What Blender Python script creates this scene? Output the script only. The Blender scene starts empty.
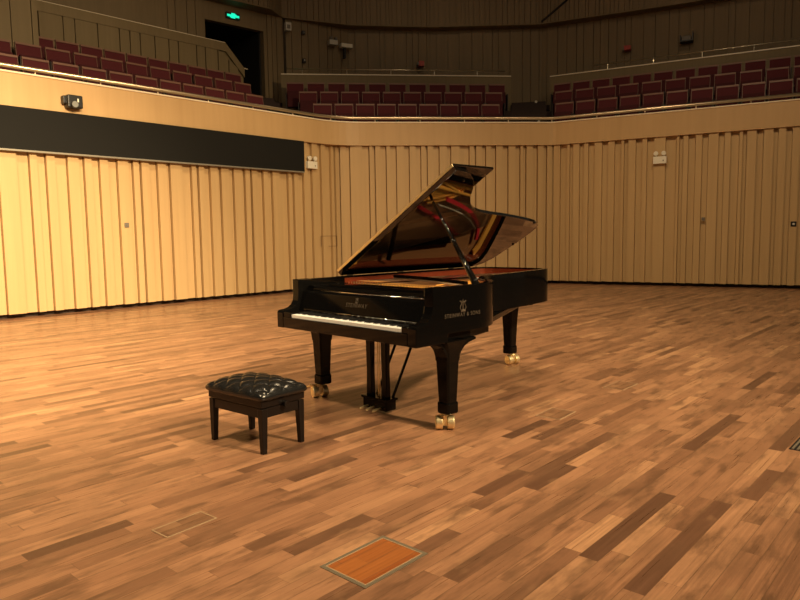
import bpy, bmesh, math, random
from mathutils import Vector, Matrix
random.seed(7)
S = bpy.context.scene
COL = S.collection
pi = math.pi
S.view_settings.view_transform = 'Standard'
S.view_settings.look = 'None'
S.view_settings.gamma = 1
S.view_settings.use_curve_mapping = False
S.view_settings.exposure = 0.16

# ------------------------------------------------------------------ materials
def new_mat(name):
    m = bpy.data.materials.new(name); m.use_nodes = True
    nt = m.node_tree
    return m, nt, nt.nodes['Principled BSDF']

def plain(name, col, rough=.5, metal=0., spec=.5, ior=1.5, var=.06, vscale=30., emit=None, estr=0., coat=0.):
    m, nt, b = new_mat(name)
    n = nt.nodes.new('ShaderNodeTexNoise'); n.inputs['Scale'].default_value = vscale; n.inputs['Detail'].default_value = 3
    tc = nt.nodes.new('ShaderNodeTexCoord'); nt.links.new(tc.outputs['Object'], n.inputs['Vector'])
    mp = nt.nodes.new('ShaderNodeMapRange'); mp.inputs[3].default_value = 1 - var; mp.inputs[4].default_value = 1 + var
    nt.links.new(n.outputs['Fac'], mp.inputs[0])
    mx = nt.nodes.new('ShaderNodeVectorMath'); mx.operation = 'SCALE'; mx.inputs[0].default_value = col
    nt.links.new(mp.outputs[0], mx.inputs['Scale']); nt.links.new(mx.outputs[0], b.inputs['Base Color'])
    b.inputs['Roughness'].default_value = rough; b.inputs['Metallic'].default_value = metal
    b.inputs['Specular IOR Level'].default_value = spec; b.inputs['IOR'].default_value = ior
    b.inputs['Coat Weight'].default_value = coat; b.inputs['Coat Roughness'].default_value = .03
    if emit:
        b.inputs['Emission Color'].default_value = (*emit, 1); b.inputs['Emission Strength'].default_value = estr
    return m

class NT:
    """tiny helper to chain shader nodes"""
    def __init__(s, nt): s.nt = nt
    def n(s, kind, **kw):
        x = s.nt.nodes.new('ShaderNode' + kind)
        for k, v in kw.items(): setattr(x, k, v)
        return x
    def put(s, sock, v):
        if hasattr(v, 'is_linked') or isinstance(v, bpy.types.NodeSocket): s.nt.links.new(v, sock)
        else: sock.default_value = v
    def math(s, op, a, b=0.):
        x = s.n('Math', operation=op); s.put(x.inputs[0], a); s.put(x.inputs[1], b); return x.outputs[0]
    def mixc(s, fac, a, b, blend='MIX'):
        x = s.n('Mix', data_type='RGBA', blend_type=blend)
        s.put(x.inputs[0], fac); s.put(x.inputs[6], a); s.put(x.inputs[7], b); return x.outputs[2]
    def ramp(s, fac, stops, interp='LINEAR'):
        x = s.n('ValToRGB'); cr = x.color_ramp; cr.interpolation = interp
        while len(cr.elements) < len(stops): cr.elements.new(.5)
        for e, (p, c) in zip(cr.elements, stops): e.position = p; e.color = (*c, 1)
        s.put(x.inputs[0], fac); return x.outputs[0]
    def noise(s, vec, scale, detail=3, rough=.5):
        x = s.n('TexNoise'); s.put(x.inputs['Vector'], vec); x.inputs['Scale'].default_value = scale
        x.inputs['Detail'].default_value = detail; x.inputs['Roughness'].default_value = rough; return x.outputs['Fac']

def wood_wall(name, c1, c2, ang=0., rough=.45, scale=(14., 14., .5), spec=.3):
    m, nt, b = new_mat(name); h = NT(nt)
    tc = h.n('TexCoord'); mp = h.n('Mapping'); mp.inputs['Scale'].default_value = scale
    nt.links.new(tc.outputs['Object'], mp.inputs['Vector'])
    f1 = h.noise(mp.outputs[0], 1.0, 4, .6)
    mp2 = h.n('Mapping'); mp2.inputs['Scale'].default_value = (1.3, 1.3, .12); nt.links.new(tc.outputs['Object'], mp2.inputs['Vector'])
    f2 = h.noise(mp2.outputs[0], 1.6, 2)
    f = h.math('ADD', h.math('MULTIPLY', f1, .6), h.math('MULTIPLY', f2, .4))
    c = h.ramp(f, [(.3, c1), (.7, c2)])
    nt.links.new(c, b.inputs['Base Color'])
    b.inputs['Roughness'].default_value = rough; b.inputs['Specular IOR Level'].default_value = spec
    return m

def plank_floor(name, ang, w=.082, L=.7, orange=False, dim=1.):
    m, nt, b = new_mat(name); h = NT(nt)
    tc = h.n('TexCoord'); mp = h.n('Mapping'); mp.inputs['Rotation'].default_value = (0, 0, -ang)
    nt.links.new(tc.outputs['Object'], mp.inputs['Vector'])
    sp = h.n('SeparateXYZ'); nt.links.new(mp.outputs[0], sp.inputs[0]); u, v = sp.outputs[0], sp.outputs[1]
    vs = h.math('DIVIDE', v, w); row = h.math('FLOOR', vs); fv = h.math('FRACT', vs)
    wn = h.n('TexWhiteNoise', noise_dimensions='1D'); nt.links.new(row, wn.inputs['W'])
    us = h.math('ADD', h.math('DIVIDE', u, L), h.math('MULTIPLY', wn.outputs['Value'], 9.))
    # plank lengths differ: bend the running coordinate a little before cutting it
    us = h.math('ADD', us, h.math('MULTIPLY', h.math('SINE', h.math('ADD', h.math('MULTIPLY', us, 2.3), row)), .28))
    col = h.math('FLOOR', us); fu = h.math('FRACT', us)
    cv = h.n('CombineXYZ'); nt.links.new(row, cv.inputs[0]); nt.links.new(col, cv.inputs[1])
    w2 = h.n('TexWhiteNoise', noise_dimensions='3D'); nt.links.new(cv.outputs[0], w2.inputs['Vector'])
    r = w2.outputs['Value']
    if orange:
        base = h.ramp(r, [(0, (.25, .07, .02)), (.5, (.31, .098, .027)), (1, (.38, .135, .037))])
    else:
        base = h.ramp(r, [(0, (.10, .05, .03)), (.045, (.16, .08, .047)), (.14, (.25, .126, .071)), (.34, (.315, .161, .09)),
                          (.65, (.37, .192, .107)), (.90, (.425, .226, .126)), (1., (.51, .285, .155))])
    # grain along the plank, shifted per plank and stronger on some planks
    gm = h.n('CombineXYZ'); nt.links.new(h.math('MULTIPLY', u, 2.2), gm.inputs[0])
    nt.links.new(h.math('MULTIPLY', v, 85.), gm.inputs[1]); nt.links.new(h.math('MULTIPLY', r, 40.), gm.inputs[2])
    g = h.noise(gm.outputs[0], 1., 4, .62)
    w3 = h.n('TexWhiteNoise', noise_dimensions='2D'); cv2 = h.n('CombineXYZ')
    nt.links.new(h.math('ADD', row, 31.7), cv2.inputs[0]); nt.links.new(h.math('ADD', col, 11.3), cv2.inputs[1]); nt.links.new(cv2.outputs[0], w3.inputs['Vector'])
    gr = h.ramp(g, [(.28, (.62, .60, .58)), (.68, (1.12, 1.12, 1.12))])
    base = h.mixc(h.math('ADD', .35, h.math('MULTIPLY', w3.outputs['Value'], .6)), base, h.mixc(1., base, gr, 'MULTIPLY'))
    if not orange:
        # worn smudges that stop at plank edges
        sm = h.n('CombineXYZ'); nt.links.new(h.math('MULTIPLY', u, 2.6), sm.inputs[0]); nt.links.new(h.math('MULTIPLY', v, 9.), sm.inputs[1])
        nt.links.new(h.math('MULTIPLY', r, 23.), sm.inputs[2])
        s1 = h.noise(sm.outputs[0], 1., 4, .6)
        base = h.mixc(h.math('MULTIPLY', h.ramp(s1, [(.50, (0, 0, 0)), (.66, (1, 1, 1))]), .72), base, (.115, .06, .034, 1))
        # scuffs running across planks
        sc = h.n('CombineXYZ'); nt.links.new(h.math('MULTIPLY', u, 1.7), sc.inputs[0]); nt.links.new(h.math('MULTIPLY', v, 3.6), sc.inputs[1])
        s2 = h.noise(sc.outputs[0], 1., 5, .65)
        base = h.mixc(h.math('MULTIPLY', h.ramp(s2, [(.48, (0, 0, 0)), (.68, (1, 1, 1))]), .48), base, (.15, .082, .047, 1))
        pale = h.noise(sc.outputs[0], 2.7, 3)
        base = h.mixc(h.math('MULTIPLY', h.ramp(pale, [(.60, (0, 0, 0)), (.75, (1, 1, 1))]), .35), base, (.42, .24, .125, 1))
    # seams
    ev = h.math('MINIMUM', fv, h.math('SUBTRACT', 1., fv)); eu = h.math('MINIMUM', fu, h.math('SUBTRACT', 1., fu))
    sv = h.math('LESS_THAN', ev, .022); su = h.math('LESS_THAN', eu, .0022)
    seam = h.math('MAXIMUM', sv, su)
    base = h.mixc(h.math('MULTIPLY', seam, .55), base, (.12, .065, .035, 1))
    if dim < 1: base = h.mixc(1., base, (dim, dim, dim, 1), 'MULTIPLY')
    nt.links.new(base, b.inputs['Base Color'])
    nt.links.new(h.math('ADD', .22, h.math('MULTIPLY', g, .16)), b.inputs['Roughness'])
    b.inputs['Specular IOR Level'].default_value = .42
    bp = h.n('Bump'); bp.inputs['Strength'].default_value = .12; bp.inputs['Distance'].default_value = .002
    nt.links.new(h.math('SUBTRACT', g, seam), bp.inputs['Height']); nt.links.new(bp.outputs[0], b.inputs['Normal'])
    return m

PLANK = math.radians(48.4)
M = dict(
    floor=plank_floor('stage planks', PLANK),
    hatch=plank_floor('orange hatch planks', 0., .08, .5, True),
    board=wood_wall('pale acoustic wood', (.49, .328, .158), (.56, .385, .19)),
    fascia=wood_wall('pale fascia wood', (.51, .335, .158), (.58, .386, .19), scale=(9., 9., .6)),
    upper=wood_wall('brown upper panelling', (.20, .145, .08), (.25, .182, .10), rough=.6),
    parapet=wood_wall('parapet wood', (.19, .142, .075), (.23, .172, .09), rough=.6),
    kick=plain('dark skirting', (.035, .018, .009), .7),
    cap=plain('cream ledge', (.85, .74, .55), .35),
    rail=plain('satin brass rail', (.62, .50, .34), .28, .85),
    thinrail=plain('thin steel rail', (.75, .66, .48), .3, .9),
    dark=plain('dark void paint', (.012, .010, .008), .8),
    tier=plain('dark tier carpet', (.035, .02, .016), .9),
    screen=plain('charcoal screen cloth', (.013, .013, .012), .8, spec=.12),
    screenedge=plain('grey metal edge', (.30, .28, .23), .4, .4),
    lacquer=plain('black piano lacquer', (.003, .0028, .0027), .05, ior=1.32, var=.02),
    lidlacquer=plain('deep gloss lid lacquer', (.003, .0028, .0027), .03, ior=1.75, var=.02),
    legblack=plain('black leg lacquer', (.004, .0036, .0032), .14, ior=1.26, var=.02),
    inner=plain('mahogany inner rim', (.15, .03, .013), .25, vscale=12., var=.2),
    sound=wood_wall('spruce soundboard', (.30, .14, .06), (.38, .19, .085), rough=.3, scale=(20., 1., 1.)),
    gold=plain('gold iron plate', (.95, .49, .10), .36, .15, var=.05),
    brass=plain('polished brass', (1., .84, .50), .36, .9, var=.03),
    steel=plain('string steel', (.55, .5, .42), .3, 1.),
    copper=plain('wound copper', (.7, .33, .15), .3, 1.),
    felt=plain('red felt', (.62, .02, .035), .9),
    white=plain('ivory white key', (.85, .87, .87), .2),
    ebony=plain('black key', (.006, .006, .006), .25),
    letter=plain('faded gold lettering', (.11, .085, .06), .5, .3),
    leather=plain('black tufted leather', (.010, .0105, .011), .23, spec=.6, vscale=220., var=.2),
    benchwood=plain('black satin bench wood', (.008, .006, .0055), .3, ior=1.38),
    seat=plain('maroon velvet', (.088, .008, .013), .85),
    seatdark=plain('dark maroon velvet', (.06, .007, .010), .9),
    seattrim=plain('reddish wood trim', (.22, .11, .075), .5),
    seatmetal=plain('dark seat metal', (.03, .022, .02), .6),
    emw=plain('cream lamp plastic', (.80, .76, .64), .45),
    chrome=plain('chrome reflector', (.8, .78, .72), .15, 1.),
    blackplastic=plain('black plastic', (.012, .012, .012), .4),
    lens=plain('grey lens', (.24, .25, .24), .2),
    greyplate=plain('grey socket plate', (.16, .14, .115), .5),
    red=plain('red device', (.42, .05, .035), .5),
    palebox=plain('pale grey box', (.55, .52, .45), .5),
    exitg=plain('green exit glow', (.0, .4, .3), .5, emit=(.01, .80, .45), estr=1.1),
    exitd=plain('dark green sign body', (.004, .05, .035), .5),
    frame=plain('dull steel hatch frame', (.34, .29, .21), .35, .6),
    vent=plain('vent steel', (.55, .5, .4), .35, .8),
    line=plain('dark panel joint', (.10, .05, .02), .8),
    dline=plain('worn hatch joint', (.36, .25, .15), .6),
)

# ------------------------------------------------------------------ mesh helpers
def link_mesh(name, bm, m, parent=None, smooth=False, bevel=0., seg=2, loc=None, rot=None):
    bmesh.ops.recalc_face_normals(bm, faces=bm.faces)
    me = bpy.data.meshes.new(name); bm.to_mesh(me); bm.free()
    ms = m if isinstance(m, (list, tuple)) else [m]
    for q in ms: me.materials.append(q)
    if smooth:
        for p in me.polygons: p.use_smooth = True
    o = bpy.data.objects.new(name, me); COL.objects.link(o)
    if parent: o.parent = parent
    if loc: o.location = loc
    if rot: o.rotation_euler = rot
    if bevel:
        b = o.modifiers.new('bevel', 'BEVEL'); b.width = bevel; b.segments = seg; b.limit_method = 'ANGLE'; b.angle_limit = .6
        b.harden_normals = False
    return o

def tag(o, label=None, cat=None, group=None, kind=None):
    if label: o['label'] = label
    if cat: o['category'] = cat
    if group: o['group'] = group
    if kind: o['kind'] = kind
    return o
def struct(name, bm, m, **k):
    return tag(link_mesh(name, bm, m, **k), kind='structure')
def empty(name, loc=(0, 0, 0), rz=0., label=None, cat=None, group=None):
    o = bpy.data.objects.new(name, None); COL.objects.link(o); o.empty_display_size = .1
    o.location = loc; o.rotation_euler = (0, 0, rz)
    return tag(o, label, cat, group)

def box(bm, x0, x1, y0, y1, z0, z1, mtx=None, mi=0):
    vs = [bm.verts.new(Vector(p)) for p in ((x0,y0,z0),(x1,y0,z0),(x1,y1,z0),(x0,y1,z0),(x0,y0,z1),(x1,y0,z1),(x1,y1,z1),(x0,y1,z1))]
    if mtx is not None:
        for v in vs: v.co = mtx @ v.co
    for f in ((0,3,2,1),(4,5,6,7),(0,1,5,4),(1,2,6,5),(2,3,7,6),(3,0,4,7)):
        fc = bm.faces.new([vs[i] for i in f]); fc.material_index = mi
    return vs
def bx(*a, **k):
    bm = bmesh.new(); box(bm, *a, **k); return bm
def prism(pts, z0, z1, bm=None, mi=0):
    """closed polygon in xy, extruded in z"""
    bm = bm or bmesh.new(); n = len(pts)
    a = [bm.verts.new((p[0], p[1], z0)) for p in pts]; b = [bm.verts.new((p[0], p[1], z1)) for p in pts]
    for i in range(n):
        f = bm.faces.new((a[i], a[(i+1) % n], b[(i+1) % n], b[i])); f.material_index = mi
    f = bm.faces.new(a[::-1]); f.material_index = mi
    f = bm.faces.new(b); f.material_index = mi
    return bm
def prism_x(yz, x0, x1, bm=None):
    """closed polygon in yz, extruded in x"""
    bm = bm or bmesh.new(); n = len(yz)
    a = [bm.verts.new((x0, p[0], p[1])) for p in yz]; b = [bm.verts.new((x1, p[0], p[1])) for p in yz]
    for i in range(n): bm.faces.new((a[i], a[(i+1) % n], b[(i+1) % n], b[i]))
    bm.faces.new(a[::-1]); bm.faces.new(b)
    return bm
def sweep(bm, path, profile):
    """profile (d, z) swept along an open plan polyline; +d is to the left of the walking direction"""
    n = len(path); rings = []
    for i, p in enumerate(path):
        p = Vector(p[:2]); t0 = (p - Vector(path[i-1][:2])).normalized() if i else None
        t1 = (Vector(path[i+1][:2]) - p).normalized() if i < n-1 else None
        t0 = t0 or t1; t1 = t1 or t0
        n0 = Vector((-t0.y, t0.x)); n1 = Vector((-t1.y, t1.x)); nm = (n0 + n1).normalized(); k = 1 / max(.3, nm.dot(n0))
        rings.append([bm.verts.new((p.x + nm.x*k*d, p.y + nm.y*k*d, z)) for d, z in profile])
    m = len(profile)
    for a, b in zip(rings, rings[1:]):
        for j in range(m): bm.faces.new((a[j], a[(j+1) % m], b[(j+1) % m], b[j]))
    bm.faces.new(rings[0][::-1]); bm.faces.new(rings[-1])
    return bm
def tube(bm, pts, r, seg=8, closed_ends=True):
    pts = [Vector(p) for p in pts]; rs = r if isinstance(r, (list, tuple)) else [r]*len(pts)
    rings = []; up = None
    for i, p in enumerate(pts):
        t = ((pts[i+1] - p) if i == 0 else (p - pts[i-1]) if i == len(pts)-1 else (pts[i+1] - p).normalized() + (p - pts[i-1]).normalized()).normalized()
        if up is None: up = t.orthogonal().normalized()
        else: up = (up - t*up.dot(t)).normalized()
        s = t.cross(up)
        rings.append([bm.verts.new(p + (up*math.cos(2*pi*k/seg) + s*math.sin(2*pi*k/seg))*rs[i]) for k in range(seg)])
    for a, b in zip(rings, rings[1:]):
        for k in range(seg): bm.faces.new((a[k], a[(k+1) % seg], b[(k+1) % seg], b[k]))
    if closed_ends: bm.faces.new(rings[0][::-1]); bm.faces.new(rings[-1])
    return bm
def loft(bm, rings, caps=True):
    rv = [[bm.verts.new(p) for p in r] for r in rings]; n = len(rv[0])
    for a, b in zip(rv, rv[1:]):
        for k in range(n): bm.faces.new((a[k], a[(k+1) % n], b[(k+1) % n], b[k]))
    if caps: bm.faces.new(rv[0][::-1]); bm.faces.new(rv[-1])
    return bm
def cyl(bm, c, axis, r, h, seg=20):
    c = Vector(c); a = Vector(axis).normalized()
    return tube(bm, [c - a*h/2, c + a*h/2], r, seg)
def chamf(hx, hy, z, c=.25):
    cx = hx*c; cy = hy*c; k = min(cx, cy)
    return [(hx-k,-hy,z),(hx,-hy+k,z),(hx,hy-k,z),(hx-k,hy,z),(-hx+k,hy,z),(-hx,hy-k,z),(-hx,-hy+k,z),(-hx+k,-hy,z)]
def catmull(pts, n=6):
    out = []
    for i in range(len(pts)-1):
        p0 = Vector(pts[max(i-1, 0)]); p1 = Vector(pts[i]); p2 = Vector(pts[i+1]); p3 = Vector(pts[min(i+2, len(pts)-1)])
        for k in range(n):
            t = k/n
            out.append(.5*((2*p1) + (p2-p0)*t + (2*p0-5*p1+4*p2-p3)*t*t + (3*p1-p0-3*p2+p3)*t**3))
    out.append(Vector(pts[-1])); return out
def inset(pts, d):
    """open polyline moved to its right by d"""
    out = []; n = len(pts)
    for i, p in enumerate(pts):
        a = pts[max(i-1, 0)]; b = pts[min(i+1, n-1)]; t = (b-a).normalized()
        out.append(p + Vector((t.y, -t.x))*d)
    return out

# ------------------------------------------------------------------ camera
f, H, pitch, roll = 674.742, 1.32711, 0.0968194, -0.0147489
F = Vector((0, math.cos(pitch), -math.sin(pitch))); R = Vector((1, 0, 0)); U = R.cross(F)
R2 = math.cos(roll)*R + math.sin(roll)*U; U2 = -math.sin(roll)*R + math.cos(roll)*U
cd = bpy.data.cameras.new('camera'); cam = bpy.data.objects.new('camera', cd); COL.objects.link(cam)
cam.matrix_world = Matrix(((R2.x, U2.x, -F.x, 0), (R2.y, U2.y, -F.y, 0), (R2.z, U2.z, -F.z, H), (0, 0, 0, 1)))
cd.sensor_fit = 'HORIZONTAL'; cd.sensor_width = 36; cd.lens = f/800*36; cd.clip_start = .05; cd.clip_end = 200
S.camera = cam

# ------------------------------------------------------------------ the hall
LA = Vector((-6.46, 11.31)); LB = Vector((-1.48, 16.93)); CB = Vector((3.93, 17.43)); RB = Vector((8.65, 14.82))
dL = (LB-LA).normalized(); dC = (CB-LB).normalized(); dR = (RB-CB).normalized()
LX = LA - dL*9.; RX = RB + dR*6.
bm = bmesh.new()
bm.faces.new([bm.verts.new((p[0], p[1], 0)) for p in [(LX.x-.3, LX.y+.3), (LX.x-.3, -6), (RX.x+.3, -6), (RX.x+.3, RX.y+.6), (CB.x+.2, CB.y+.6), (LB.x-.3, LB.y+.6)]])
struct('floor', bm, M['floor'])
ZW0, ZW1 = .08, 3.60          # the boards stop short of the floor

def board_wall(name, a, d, lines, s_end, mat, z0=ZW0, z1=ZW1, dep=(-.07, -.10, -.15), g=.013, rnd=1, s_start=None):
    """vertical boards standing proud of recesses, each board with a dark joint at its left edge"""
    rr = random.Random(rnd); nrm = Vector((d.y, -d.x)); pts = []
    s0 = s_start if s_start is not None else lines[0] - .25
    pts.append((s0, dep[1])); pts.append((lines[0]-g, dep[1]))
    for i, s in enumerate(lines):
        e = lines[i+1] if i+1 < len(lines) else s_end
        m_ = s + (e-s)*rr.uniform(.38, .68)
        pts += [(s-g, dep[2]), (s, dep[2]), (s, dep[0]), (m_, dep[0]), (m_, dep[1])]
        pts.append((e-g if i+1 < len(lines) else e, dep[1]))
    bm = bmesh.new(); P = [a + d*s + nrm*q for s, q in pts]
    lo = [bm.verts.new((p.x, p.y, z0)) for p in P]; hi = [bm.verts.new((p.x, p.y, z1)) for p in P]
    for i in range(len(P)-1): bm.faces.new((lo[i], lo[i+1], hi[i+1], hi[i]))
    # close the back so the wall has thickness
    bk = [a + d*s + nrm*(-.3) for s in (pts[-1][0], pts[0][0])]
    b0 = [bm.verts.new((p.x, p.y, z0)) for p in bk]; b1 = [bm.verts.new((p.x, p.y, z1)) for p in bk]
    bm.faces.new((lo[-1], b0[0], b1[0], hi[-1])); bm.faces.new((b0[0], b0[1], b1[1], b1[0])); bm.faces.new((b0[1], lo[0], hi[0], b1[1]))
    bm.faces.new(lo + b0); bm.faces.new((hi + b1)[::-1])
    return struct(name, bm, mat)
Ll = [-0.172,0.315,0.584,0.944,1.238,1.516,1.852,2.154,2.318,2.655,2.924,3.4,3.565,3.837,4.099,4.419,4.708,4.891,5.199,5.453,5.908,6.081,6.379,6.643,6.942,7.257,7.404]
pre = []; s = -.172
rr = random.Random(3)
while s > -8.6:
    s -= rr.uniform(.2, .5); pre.append(s)
Lc = [0.05,0.299,0.781,0.925,1.205,1.46,1.785,2.077,2.239,2.542,2.837,3.306,3.475,3.731,3.988,4.308,4.618,4.774,5.071,5.312]
Lr = [0.02,0.358,0.52,0.786,1.048,1.374,1.684,1.849,2.173,2.44,2.937,3.081,3.349,3.616,3.95,4.252,4.405,4.733,5.015,5.283]
s = 5.283
while s < 10.6:
    s += rr.uniform(.2, .5); Lr.append(s)
board_wall('wall_left', LA, dL, [q + .072 for q in pre[::-1] + Ll], 7.66, M['board'], rnd=5, dep=(-.06, -.125, -.16))
board_wall('wall_back', LB, dC, Lc, 5.60, M['board'], rnd=6, s_start=-.15, dep=(-.045, -.115, -.16))
board_wall('wall_right', CB, dR, Lr, 11.2, M['board'], rnd=7, s_start=-.2, dep=(-.045, -.135, -.18))
# dark recessed skirting under each wall
for nm, a, d, s0, s1 in (('baseboard_left', LA, dL, -9, 7.8), ('baseboard_back', LB, dC, -.3, 5.75), ('baseboard_right', CB, dR, -.4, 11.3)):
    nr = Vector((d.y, -d.x)); bm = bmesh.new()
    p, q = a + d*s0 - nr*.27, a + d*s1 - nr*.27
    prism([p, q, q - nr*.12, p - nr*.12], 0, ZW0, bm)
    struct(nm, bm, M['kick'])
# fascia of the balcony front with its pale ledge, and the handrail above
def fillet(c, d0, d1, r, n=6):
    a = c - d0*r; b = c + d1*r
    return [a*(1-t)**2 + c*2*t*(1-t) + b*t*t for t in [i/n for i in range(n+1)]]
FP = [LX] + fillet(LB, dL, dC, .7, 8) + fillet(CB, dC, dR, .08, 2) + [RX]
ZF0, ZF1, ZC = 3.53, 4.075, 4.105
struct('trim_1', sweep(bmesh.new(), FP, [(0, ZF0), (0, ZF1), (.3, ZF1), (.3, ZF0)]), M['fascia'])
struct('trim_2', sweep(bmesh.new(), FP, [(-.02, ZF1), (-.02, ZC), (.34, ZC), (.34, ZF1)]), M['cap'], bevel=.006)
def offs(path, d):
    out = []
    for i, p in enumerate(path):
        t0 = (p - path[i-1]).normalized() if i else None; t1 = (path[i+1]-p).normalized() if i < len(path)-1 else None
        t0 = t0 or t1; t1 = t1 or t0
        n0 = Vector((-t0.y, t0.x)); n1 = Vector((-t1.y, t1.x)); nm = (n0+n1).normalized(); out.append(p + nm*d/max(.3, nm.dot(n0)))
    return out
RP = offs(FP, .17)
hr = empty('handrail', (LB.x, LB.y+.2, ZC), 0, 'long satin metal handrail running just above the pale balcony ledge', 'handrail')
def child_world(o, par):
    o.parent = par; o.matrix_parent_inverse = Matrix.Translation(-Vector(par.location)) if par.rotation_euler.z == 0 else par.matrix_basis.inverted()
    return o
child_world(link_mesh('rail', tube(bmesh.new(), [(p.x, p.y, 4.222) for p in RP], .037, 10), M['rail'], smooth=True), hr)
def walk(path, step):
    out = []; rest = step*.5
    for a, b in zip(path, path[1:]):
        L = (b-a).length; t = rest
        while t < L: out.append(a + (b-a)*(t/L)); t += step
        rest = t - L
    return out
for p in walk(RP, 1.13):
    if p.x < -9 or p.x > 11: continue
    child_world(link_mesh('post', tube(bmesh.new(), [(p.x, p.y, ZC-.002), (p.x, p.y, 4.2)], .014, 8), M['rail'], smooth=True), hr)

# upper hall: balcony floor, tiers, parapets, walls
bm = prism([(LX.x+.1, LX.y+.35), (LB.x-.25, LB.y+.3), (CB.x+.15, CB.y+.3), (RX.x, RX.y+.35), (RX.x+1.5, RX.y+8), (0, 27), (LX.x-3, LX.y+11)], 3.62, 3.86)
struct('floor_2', bm, M['tier'])
rows = {'l': [((-6.915,13.272),(-3.476,16.901),9), ((-7.037,14.424),(-3.954,17.78),8), ((-7.26,15.331),(-4.353,18.456),8)],
        'c': [((-1.963,18.152),(2.529,18.577),8), ((-2.438,18.953),(2.731,19.419),9), ((-2.887,19.651),(2.945,20.253),10)],
        'r': [((4.46,18.475),(8.947,16.111),9), ((4.651,19.368),(9.346,16.995),9), ((4.816,20.246),(9.741,17.627),10)]}
pad = {'l': [(1, 0), (2, 0), (1, 0)], 'c': [(0, 0)]*3, 'r': [(0, 1), (0, 1), (0, 1)]}
TOPZ = [4.79, 5.275, 5.68]; SH = .86
rowinfo = {}
for blk in 'lcr':
    for k, (a, b, n) in enumerate(rows[blk]):
        a = Vector(a); b = Vector(b); d = (b-a)/n
        if blk == 'l': a = a + d.normalized()*.05
        rowinfo[blk, k] = (a - d*pad[blk][k][0], d, n + 1 + sum(pad[blk][k]))
# tiers: one stepped slab per block and row
ti = 0
for blk in 'lcr':
    for k in range(3):
        a, d, n = rowinfo[blk, k]; u = d.normalized(); nb = Vector((-u.y, u.x))
        e0 = a - u*(.32 if blk != 'l' else 2.); e1 = a + d*(n-1) + u*(.32 if blk != 'r' else 1.6)
        bk = .42 if k < 2 else .5
        ti += 1
        struct('floor_%d' % (ti+2), prism([e0 - nb*.42, e1 - nb*.42, e1 + nb*bk, e0 + nb*bk], 3.7, TOPZ[k]-SH), M['tier'])
# aisle stairs between the blocks
def stairs(name, p0, p1, w, n, z0, z1):
    p0 = Vector(p0); p1 = Vector(p1); d = (p1-p0)/n; u = d.normalized(); s_ = Vector((-u.y, u.x))*w/2; bm = bmesh.new()
    for i in range(n):
        q0 = p0 + d*i; q1 = p0 + d*(i+1.0)
        prism([q0-s_, q1-s_, q1+s_, q0+s_], 3.72, z0 + (z1-z0)*(i+1)/n, bm)
    return struct(name, bm, M['tier'])
stairs('floor_12', (3.45, 18.1), (4.0, 21.0), 1.0, 7, 3.9, 5.2)
stairs('floor_13', (-2.6, 17.35), (-4.05, 19.6), .9, 7, 3.9, 5.2)

# parapets behind the seats
def wall_seg(bm, a, b, z0, za, zb, th=.14):
    a = Vector(a); b = Vector(b); u = (b-a).normalized(); nb = Vector((-u.y, u.x))*th
    vs = [bm.verts.new((p.x, p.y, z)) for p, z in ((a, z0), (b, z0), (b, zb), (a, za), (a+nb, z0), (b+nb, z0), (b+nb, zb), (a+nb, za))]
    for q in ((0,1,2,3),(5,4,7,6),(1,5,6,2),(4,0,3,7),(3,2,6,7),(4,5,1,0)): bm.faces.new([vs[i] for i in q])
    return bm
pc0, pc1 = Vector((-3.361, 20.155)), Vector((3.439, 20.857)); pr0 = Vector((4.637, 20.964)); pr1 = pr0 + (Vector((10.391, 17.904)) - pr0)*1.35
pl0 = Vector((-7.905, 15.446)); ul = (Vector((-4.675, 18.917)) - pl0).normalized(); pl1 = Vector((-4.675, 18.917)); pl2 = Vector((-4.279, 19.343))
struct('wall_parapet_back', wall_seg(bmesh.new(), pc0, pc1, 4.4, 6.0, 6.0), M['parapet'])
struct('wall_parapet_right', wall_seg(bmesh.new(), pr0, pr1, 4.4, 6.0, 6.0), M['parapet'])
for nm, a, b in (('trim_3', pc0, pc1), ('trim_4', pr0, pr1)):
    struct(nm, sweep(bmesh.new(), [a, b], [(-.02, 6.0), (-.02, 6.03), (.17, 6.03), (.17, 6.0)]), M['cap'])
# left parapet: sloping end, boarded below a plain band
nl = Vector((ul.y, -ul.x))
bm = wall_seg(bmesh.new(), pl0, pl1, 4.6, 6.56, 6.56); wall_seg(bm, pl1, pl2, 4.6, 6.56, 5.98)
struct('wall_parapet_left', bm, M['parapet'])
bm = bmesh.new(); s = 0.0; L1 = (pl2-pl0).length; sl = (pl1-pl0).length; rr = random.Random(11)
zt = lambda s: 6.34 if s < sl-.2 else 6.34 - (s-sl+.2)*.66
while s < L1-.35:
    w = rr.choice((.33, .38, .42, .52, .26)); e = min(s+w-.035, L1-.2)
    a = pl0 + ul*s; b = pl0 + ul*e; th = .055
    wall_seg(bm, a + nl*th, b + nl*th, 4.6, zt(s), zt(e), th-.002)
    s += w
struct('wall_parapet_boards', bm, M['parapet'])
bm = sweep(bmesh.new(), [pl0 - ul*.12, pl1], [(-.075, 6.34), (-.075, 6.56), (-.002, 6.56), (-.002, 6.34)])
a0 = pl1 + nl*.075; b0 = pl2 + nl*.075
vs = [bm.verts.new((p.x, p.y, z)) for p, z in ((a0, 6.34), (b0, 5.74), (b0, 5.98), (a0, 6.56), (a0-nl*.07, 6.34), (b0-nl*.07, 5.74), (b0-nl*.07, 5.98), (a0-nl*.07, 6.56))]
for q in ((0,1,2,3),(5,4,7,6),(1,5,6,2),(4,0,3,7),(3,2,6,7),(4,5,1,0)): bm.faces.new([vs[i] for i in q])
struct('trim_5', bm, M['parapet'])
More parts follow.
